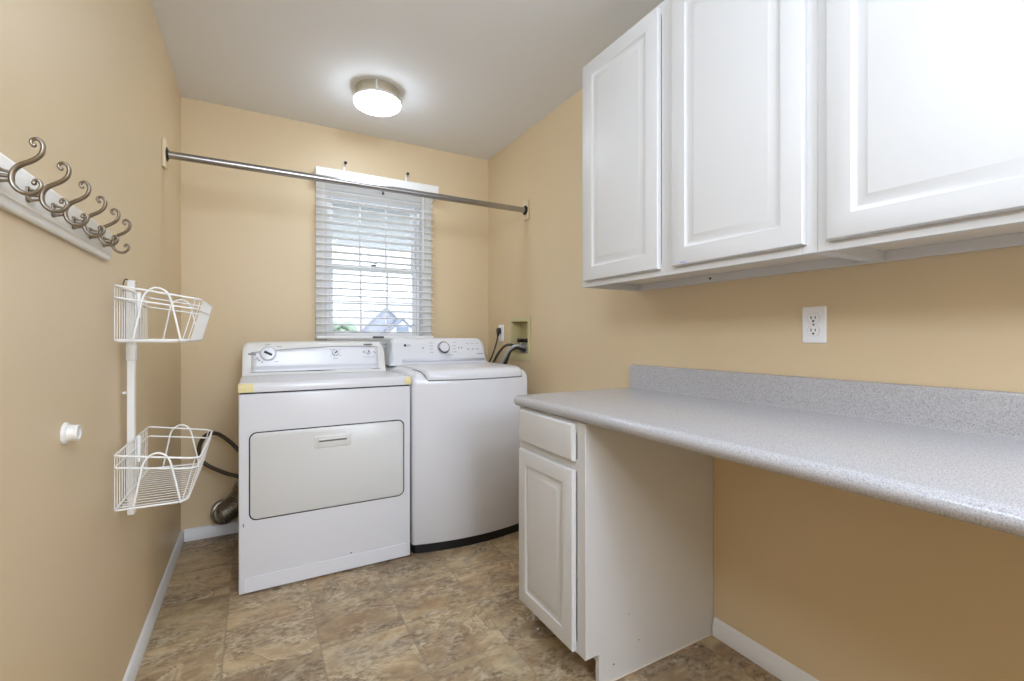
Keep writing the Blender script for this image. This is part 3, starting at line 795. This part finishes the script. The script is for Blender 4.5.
# ================================================================== SUPPLY BOX
sb = thing('washer_supply_box', (XR, 2.61, 0.972), 'beige recessed water supply box in the right wall behind the washer', 'supply box')
fr = holed_wall('x', XR - 0.007, XR - 0.0004, 2.474, 2.750, 0.970, 1.252, [BOXH])
obj('frame', fr, M['box'], sb)
rc = MB(); y0, y1, z0, z1 = BOXH
e = 0.0006
rc.box(XR + 0.080, XR + 0.084, y0 + e, y1 - e, z0 + e, z1 - e)
rc.box(XR, XR + 0.080, y0 + e, y0 + 0.004, z0 + e, z1 - e); rc.box(XR, XR + 0.080, y1 - 0.004, y1 - e, z0 + e, z1 - e)
rc.box(XR, XR + 0.080, y0 + 0.004, y1 - 0.004, z0 + e, z0 + 0.004); rc.box(XR, XR + 0.080, y0 + 0.004, y1 - 0.004, z1 - 0.004, z1 - e)
obj('recess', rc, M['box'], sb)
for yv in (2.565, 2.655):
    vb = MB(); vb.lathe([(0.014, 0), (0.014, 0.03), (0.019, 0.032), (0.019, 0.055), (0.012, 0.058), (0.012, 0.07)], (XR + 0.035, yv, 1.0175), (0, 0, 1), 14); vb.tube([(XR + 0.035, yv, 1.06), (XR - 0.004, yv, 1.06)], 0.012, 12)
    vo = obj('valve', vb, M['hose'], sb)
    vh = MB(); vh.box(XR + 0.004, XR + 0.066, yv - 0.008, yv + 0.008, 1.088, 1.100, 0.003); vh.box(XR + 0.02, XR + 0.05, yv - 0.034, yv + 0.034, 1.100, 1.112, 0.003)
    obj('valve_handle', vh, M['black'], vo)

ho = obj('water_hose', MB().tube(spline([(XR - 0.006, 2.565, 1.06), (XR - 0.05, 2.575, 1.068), (XR - 0.088, 2.60, 1.04), (XR - 0.097, 2.64, 0.99), (XR - 0.097, 2.70, 0.93), (XR - 0.097, 2.74, 0.84), (XR - 0.097, 2.75, 0.60), (XR - 0.097, 2.75, 0.3), (XR - 0.097, 2.75, 0.012)], 8), 0.0095, 12), M['hose'])
label(ho, 'silver grey water hose arching from supply box down behind washer', 'hose', 'hoses behind the washer')
h2 = obj('water_hose', MB().tube(spline([(XR - 0.006, 2.655, 1.06), (XR - 0.04, 2.665, 1.072), (XR - 0.075, 2.69, 1.06), (XR - 0.092, 2.76, 1.0), (XR - 0.095, 2.83, 0.92), (XR - 0.095, 2.87, 0.84), (XR - 0.095, 2.88, 0.60), (XR - 0.095, 2.88, 0.3), (XR - 0.095, 2.88, 0.01)], 8), 0.0085, 12), M['cord'])
label(h2, 'thin black hose arching left from supply box down behind washer', 'hose', 'hoses behind the washer')
h3 = obj('drain_hose', MB().tube(spline([(XR + 0.03, 2.60, 1.03), (XR - 0.02, 2.61, 1.055), (XR - 0.060, 2.635, 1.035), (XR - 0.066, 2.67, 0.98), (XR - 0.066, 2.715, 0.90), (XR - 0.066, 2.73, 0.80), (XR - 0.050, 2.70, 0.60), (XR - 0.050, 2.70, 0.3), (XR - 0.050, 2.70, 0.015)], 8), 0.0135, 12), M['cord'])
label(h3, 'thick dark grey drain hose running just right of the silver hose into supply box', 'hose', 'hoses behind the washer')
pc = thing('washer_power_cord', (XR - 0.02, 2.873, 1.169), 'dark grey power cord plugged into the outlet behind the washer', 'cord')
pl = MB(); pl.box(XR - 0.034, XR - 0.0092, 2.857, 2.889, 1.148, 1.186, 0.006, 3); pl.tube([(XR - 0.026, 2.873, 1.150), (XR - 0.028, 2.876, 1.125)], [0.010, 0.006], 10)
obj('plug', pl, M['dark'], pc)
cd = MB(); cd.tube(spline([(XR - 0.028, 2.876, 1.128), (XR - 0.034, 2.885, 1.08), (XR - 0.052, 2.905, 1.0), (XR - 0.068, 2.94, 0.93), (XR - 0.075, 3.01, 0.80), (XR - 0.2, 3.03, 0.6)], 8), 0.0052, 10)
obj('cable', cd, M['cord'], pc)

# ================================================================== HOOK RAIL (left wall)
hr = thing('hook_rail', (XL, 1.3, 1.33), 'white board with six pewter coat hooks on the left wall', 'coat rack')
bd = MB()
bp = [(XL + 0.0004, 1.329), (XL + 0.009, 1.329), (XL + 0.0115, 1.333), (XL + 0.0120, 1.341), (XL + 0.0135, 1.343), (XL + 0.0135, 1.344), (XL + 0.016, 1.345), (XL + 0.016, 1.404), (XL + 0.013, 1.409), (XL + 0.0004, 1.410)]
bd.prism(bp, 'y', 0.90, 1.628, 0.0008, 1)
obj('board', bd, M['board'], hr)
hp_ = [(0.0607, 1.4165), (0.0585, 1.4215), (0.0600, 1.4262), (0.0655, 1.4280), (0.0705, 1.4235), (0.0722, 1.4160), (0.0697, 1.4050), (0.0635, 1.3968), (0.057, 1.3915), (0.0500, 1.3870), (0.0435, 1.3815), (0.0388, 1.3742), (0.0368, 1.3649), (0.0378, 1.3552), (0.0425, 1.3470), (0.0495, 1.3424), (0.0590, 1.3420), (0.0665, 1.3478), (0.0700, 1.3565), (0.0678, 1.3628), (0.0632, 1.3635), (0.0608, 1.3585)]
HKY = [0.979, 1.0925, 1.205, 1.3175, 1.430, 1.5425]
hk_mesh = None
def hook_bm(y):
    mb = MB()
    pts = spline([(XL + u - 0.002, y, w + 0.001) for u, w in hp_], 5)
    nn = len(pts); rs = []
    for i in range(nn):
        t = i / (nn - 1)
        rs.append(0.0027 + 0.0012 * sin(pi * min(1, max(0, (t - 0.1) / 0.8))))
    mb.tube(pts, rs, 10, flat=1.2, up=(0, 1, 0))
    mb.sphere((XL + hp_[0][0] - 0.0012, y, hp_[0][1] + 0.002), 0.0036, 2); mb.sphere((XL + hp_[-1][0] - 0.0010, y, hp_[-1][1] + 0.0015), 0.0034, 2)
    mb.tube([(XL + 0.017, y, 1.3665), (XL + 0.036, y, 1.3665)], 0.0030, 10)
    mb.tube([(XL + 0.021, y, 1.3755), (XL + 0.030, y, 1.3735), (XL + 0.036, y, 1.3715)], [0.0026, 0.0024, 0.0020], 8)
    mb.tube([(XL + 0.021, y, 1.3575), (XL + 0.030, y, 1.3595), (XL + 0.036, y, 1.3620)], [0.0026, 0.0024, 0.0020], 8)
    mb.prism(rrect(y - 0.0075, y + 0.0075, 1.353, 1.381, 0.007, 5), 'x', XL + 0.0163, XL + 0.0195, 0.0015, 2)
    mb.sphere((XL + 0.021, y, 1.377), 0.0026, 2); mb.sphere((XL + 0.021, y, 1.357), 0.0026, 2)
    return mb
h0 = obj('hook', hook_bm(HKY[0]), M['hook'], hr)
for y in HKY[1:]:
    o = h0.copy(); COL.objects.link(o); o.parent = hr; o.location = (0, y - HKY[0], 0)

# ================================================================== BASKET RACK
br = thing('basket_rack', (XL, 1.795, 0.555), 'white wire rack with two hanging baskets on the left wall', 'rack')
ra = MB()
ra.box(XL + 0.012, XL + 0.031, 1.808, 1.834, 0.574, 1.298, 0.002, 1)
for z in (0.60, 0.95, 1.27): ra.lathe([(0.005, 0), (0.005, 0.012)], (XL + 0.0004, 1.821, z), (1, 0, 0), 10)
rail = obj('rail', ra, M['wire'], br)
rs_ = MB()
for z in [1.292 - 0.012 * k for k in range(2)]: rs_.box(XL + 0.0322, XL + 0.0326, 1.816, 1.826, z - 0.004, z)
obj('rail_slot', rs_, M['dark'], rail)
rb = MB(); rb.tube(spline([(XL + 0.003, 1.80, 1.250), (XL + 0.006, 1.80, 1.285), (XL + 0.010, 1.805, 1.300), (XL + 0.016, 1.815, 1.297)], 5), 0.0016, 8)
obj('wall_hook', rb, M['dark'], br)
def rim(dz_b, dz_f, xf, y0, y1, r, xb=0.034):
    """closed loop: back along the wall, out to the front with rounded front corners"""
    pts = []
    def zz(x): return dz_b + (dz_f - dz_b) * (x - xb) / (xf - xb)
    cr, cb = 0.030, 0.010
    for cx, cy, a0, c in ((xf - cr, y1 - cr, 0, cr), (xb + cb, y1 - cb, 90, cb), (xb + cb, y0 + cb, 180, cb), (xf - cr, y0 + cr, 270, cr)):
        for k in range(7):
            a = radians(a0 + 15 * k)
            px, py = cx + c * cos(a), cy + c * sin(a)
            pts.append((XL + px, py, zz(px)))
    return pts
def basket(z0):
    mb = MB(); Y0, Y1 = 1.560, 2.010
    mb.tube(rim(z0 + 0.148, z0 + 0.118, 0.220, Y0, Y1, 0), 0.0027, 8, closed=True)
    mb.tube(rim(z0 + 0.116, z0 + 0.090, 0.214, Y0 + 0.001, Y1 - 0.001, 0), 0.0024, 8, closed=True)
    mb.tube(rim(z0 + 0.003, z0 + 0.002, 0.190, Y0 + 0.004, Y1 - 0.004, 0), 0.0027, 8, closed=True)
    nW = 17
    for i in range(nW):
        y = Y0 + 0.018 + (Y1 - Y0 - 0.036) * i / (nW - 1)
        e = min(i, nW - 1 - i)
        dx = 0.014 * max(0, 1 - e / 2.2) ** 2
        P_ = [(0.0315, z0 + 0.149), (0.0315, z0 + 0.004), (0.034, z0 - 0.0005), (0.040, z0 - 0.002), (0.178 - dx, z0 - 0.003), (0.188 - dx, z0 - 0.0005), (0.1935 - dx, z0 + 0.006), (0.208 - dx, z0 + 0.060), (0.2225 - dx, z0 + 0.118)]
        mb.tube([(XL + a, y, b_) for a, b_ in P_], 0.0012, 6)
    o = obj('basket', mb, M['wire'], br)
    for ya, yb, m_ in ((Y0 - 0.0035, Y0 + 0.001, 1), (Y1 + 0.0035, Y1 - 0.001, 1)):
        a = MB()
        pts = [(0.073, z0 + 0.002), (0.080, z0 + 0.040), (0.088, z0 + 0.085), (0.094, z0 + 0.116), (0.103, z0 + 0.134), (0.117, z0 + 0.144), (0.131, z0 + 0.144), (0.145, z0 + 0.135), (0.154, z0 + 0.117), (0.161, z0 + 0.085), (0.170, z0 + 0.040), (0.177, z0 + 0.002)]
        a.tube(spline([(XL + x, ya, z) for x, z in pts], 4), 0.0026, 8)
        obj('arch_handle', a, M['wire'], o)
    bk = MB(); bk.box(XL + 0.0328, XL + 0.036, 1.800, 1.842, z0 + 0.006, z0 + 0.150, 0.001, 1); bk.box(XL + 0.0362, XL + 0.045, 1.814, 1.828, z0 + 0.070, z0 + 0.152, 0.002, 1)
    obj('clip', bk, M['wire'], o)
basket(0.663)
basket(1.111)
sv = MB(); sv.box(XL + 0.010, XL + 0.0330, 1.805, 1.837, 1.050, 1.100, 0.003, 2)
obj('sleeve', sv, M['wire'], br)

# ================================================================== PIPE STUB
ps = thing('pipe_stub', (XL, 1.326, 0.916), 'short white capped pipe stub with round flange on the left wall', 'pipe')
a = MB(); a.lathe([(0.0, 0.0004), (0.0240, 0.0004), (0.0240, 0.003), (0.0220, 0.0065), (0.0195, 0.008)], (XL, 1.326, 0.916), (1, 0, 0), 32)
obj('flange', a, M['pipe'], ps)
b = MB(); b.lathe([(0.0190, 0.005), (0.0165, 0.019), (0.0175, 0.0205), (0.0170, 0.0245), (0.0135, 0.025), (0.0128, 0.019), (0, 0.019)], (XL, 1.326, 0.916), (1, 0, 0), 32)
obj('pipe', b, M['pipe'], ps)
c = MB(); c.lathe([(0.0105, 0.0192), (0.0095, 0.0225), (0.006, 0.0235), (0, 0.0235)], (XL, 1.326, 0.916), (1, 0, 0), 24)
obj('cap', c, M['cream'], ps)

# ================================================================== DRYER DUCT AND CABLE
dp = spline([(-0.160, 3.071, 0.145), (-0.162, 3.045, 0.142), (-0.156, 3.015, 0.143), (-0.135, 3.014, 0.155), (-0.10, 3.016, 0.185), (-0.065, 3.018, 0.24), (-0.03, 3.018, 0.31), (0.03, 3.018, 0.38), (0.12, 3.018, 0.42)], 18)
rr = [0.057 * (1.0 + (0.05 if k % 4 < 2 else -0.05)) for k in range(len(dp))]
rr[:4] = [0.061, 0.061, 0.061, 0.059]
du = obj('dryer_duct', MB().tube(dp, rr, 24), M['foil'])
label(du, 'crinkled silver foil exhaust duct low behind the dryer', 'duct')
dc = obj('dryer_cable', MB().tube(spline([(0.10, 2.94, 0.50), (0.02, 2.94, 0.47), (-0.059, 2.945, 0.478), (-0.13, 2.965, 0.552), (-0.190, 3.0, 0.592), (-0.240, 3.0, 0.585), (-0.268, 3.0, 0.53), (-0.268, 3.0, 0.475), (-0.240, 2.995, 0.432), (-0.18, 2.975, 0.395), (-0.12, 2.952, 0.368), (-0.059, 2.942, 0.352), (0.02, 2.941, 0.345), (0.10, 2.941, 0.345)], 8), 0.0105, 12), M['brown'])
label(dc, 'looped dark brown cable hanging on the wall left of the dryer', 'cable')

# crumb on the floor
cr = obj('paper_scrap', MB().sphere((0.945, 1.492, 0.0045), 0.006, 2, (1.1, 0.8, 0.7), 0.25), M['plate'])
label(cr, 'tiny white paper scrap on the floor by the base cabinet', 'scrap')

# ================================================================== OUTSIDE
GZ = -3.0
struct('ground', MB().box(-60, 90, 3.4, 140, GZ - 0.2, GZ), M['grass'])
po = MB(); po.box(-2.0, 4.5, 3.26, 4.75, 2.01, 2.05)
struct('trim_2', po, M['soffit'])
nh = thing('neighbour_house', (7.0, 27, GZ), 'pale house with grey hipped roof seen through the lower window', 'house')
HB = 1.05
obj('wall', MB().box(3.0, 13.0, 25.6, 33.4, GZ + 0.01, HB), M['siding'], nh)
rf = MB()
e = [(2.6, 25.2, HB), (13.4, 25.2, HB), (13.4, 33.8, HB), (2.6, 33.8, HB)]
rg = [(6.9, 29.5, 3.16), (9.4, 29.5, 3.16)]
vv = [rf.bm.verts.new(p) for p in e + rg + [(a, b_, HB - 0.15) for a, b_, _ in e]]
for q in ((0, 1, 5, 4), (1, 2, 5), (2, 3, 4, 5), (3, 0, 4), (0, 6, 7, 1), (1, 7, 8, 2), (2, 8, 9, 3), (3, 9, 6, 0), (6, 9, 8, 7)):
    rf.bm.faces.new([vv[i] for i in q])
obj('roof', rf, M['roof'], nh)
gx, gy = 6.95, 24.6                                # gabled dormer facing the window
dm = MB(); dm.prism([(gx - 0.80, 0.9), (gx + 0.80, 0.9), (gx + 0.80, 1.30), (gx, 2.02), (gx - 0.80, 1.30)], 'y', gy + 0.1, gy + 3.0)
do = obj('dormer', dm, M['siding'], nh)
dr_ = MB()
for sg in (-1, 1):
    dr_.prism([(gx, 2.03), (gx + sg * 1.0, 1.13), (gx + sg * 1.0, 1.22), (gx, 2.13)], 'y', gy, gy + 3.0)
obj('dormer_roof', dr_, M['rake'], do)
obj('dormer_window', MB().box(gx - 0.33, gx + 0.33, gy + 0.04, gy + 0.12, 1.0, 1.70, 0.01), M['pane'], do)
g2 = MB(); g2.prism([(4.9, 1.35), (6.35, 2.76), (7.75, 1.5), (7.75, 0.9), (4.9, 0.9)], 'y', 26.0, 30.0)
obj('gable', g2, M['roof'], nh)
gr_ = MB()
for (xa, za), (xb, zb) in (((4.7, 1.28), (6.35, 2.86)), ((6.35, 2.86), (8.0, 1.28))):
    gr_.prism([(xa, za), (xb, zb), (xb, zb - 0.10), (xa, za - 0.10)], 'y', 25.8, 30.2)
obj('gable_edge', gr_, M['roof'], nh)
tr = thing('tree', (3.25, 21, GZ), 'pale green tree left of the house seen through the lower window', 'tree')
tk = MB(); tk.tube([(3.1, 21, GZ), (3.12, 21, -1.0), (3.15, 21, 0.9)], [0.16, 0.13, 0.08], 10)
obj('trunk', tk, M['bark'], tr)
cw = MB()
for i in range(26):
    cw.sphere((3.15 + random.uniform(-0.55, 0.75), 21 + random.uniform(-0.7, 0.7), 1.05 + random.uniform(-0.6, 0.62)), random.uniform(0.16, 0.30), 2, (1, 1, 0.85), 0.22)
obj('crown', cw, M['leaf'], tr)

# ================================================================== LIGHT
w = bpy.data.worlds.new('overcast sky'); SC.world = w; w.use_nodes = True
bg = w.node_tree.nodes['Background']
bg.inputs['Color'].default_value = (0.88, 0.96, 1.1, 1); bg.inputs['Strength'].default_value = 4.5

def area(name, loc, rot, sx, sy, power, col):
    l = bpy.data.lights.new(name, 'AREA'); l.shape = 'RECTANGLE'; l.size = sx; l.size_y = sy; l.energy = power; l.color = col
    o = bpy.data.objects.new(name, l); COL.objects.link(o); o.location = loc; o.rotation_euler = rot
    return o
def lamp(name, loc, power, r, col):
    l = bpy.data.lights.new(name, 'POINT'); l.energy = power; l.shadow_soft_size = r; l.color = col
    o = bpy.data.objects.new(name, l); COL.objects.link(o); o.location = loc
    return o
LC = (0.82, 0.97, 1.20)
lamp('second ceiling light', (0.46, -1.0, 2.28), 34, 0.12, LC)
area('rear overhead fill', (0.40, -0.70, 2.43), (0, 0, 0), 1.1, 1.5, 17, LC)  # added unseen area light that lifts the counter top and floor
area('left wall bounce fill', (XL + 0.03, 0.40, 2.13), (0, radians(-90), 0), 0.36, 1.0, 13.5, LC)  # added unseen area light standing in for flash bounced off the left wall
area('rear wall fill', (0.55, YR + 0.04, 1.98), (radians(90), 0, 0), 1.3, 0.65, 42, LC)  # added unseen fill on the solid rear wall, brightens surfaces facing the camera

# ================================================================== CAMERA
cam = bpy.data.cameras.new('camera'); co = bpy.data.objects.new('camera', cam); COL.objects.link(co)
co.location = (0, 0, CZ); co.rotation_euler = (radians(90), 0, -radians(29.097))
cam.sensor_fit = 'HORIZONTAL'; cam.sensor_width = 36; cam.lens = 36 * 460 / 1024; cam.shift_y = -3.5 / 1024
cam.clip_start = 0.02; cam.clip_end = 500
SC.camera = co
vs = SC.view_settings
SC.display_settings.display_device = 'sRGB'
vs.view_transform = 'Standard'; vs.look = 'None'; vs.exposure = 0.0; vs.gamma = 1.0; vs.use_curve_mapping = False
SC.cycles.use_denoising = True
SC.cycles.max_bounces = 10; SC.cycles.diffuse_bounces = 6; SC.cycles.transparent_max_bounces = 12
SC.cycles.sample_clamp_indirect = 6.0
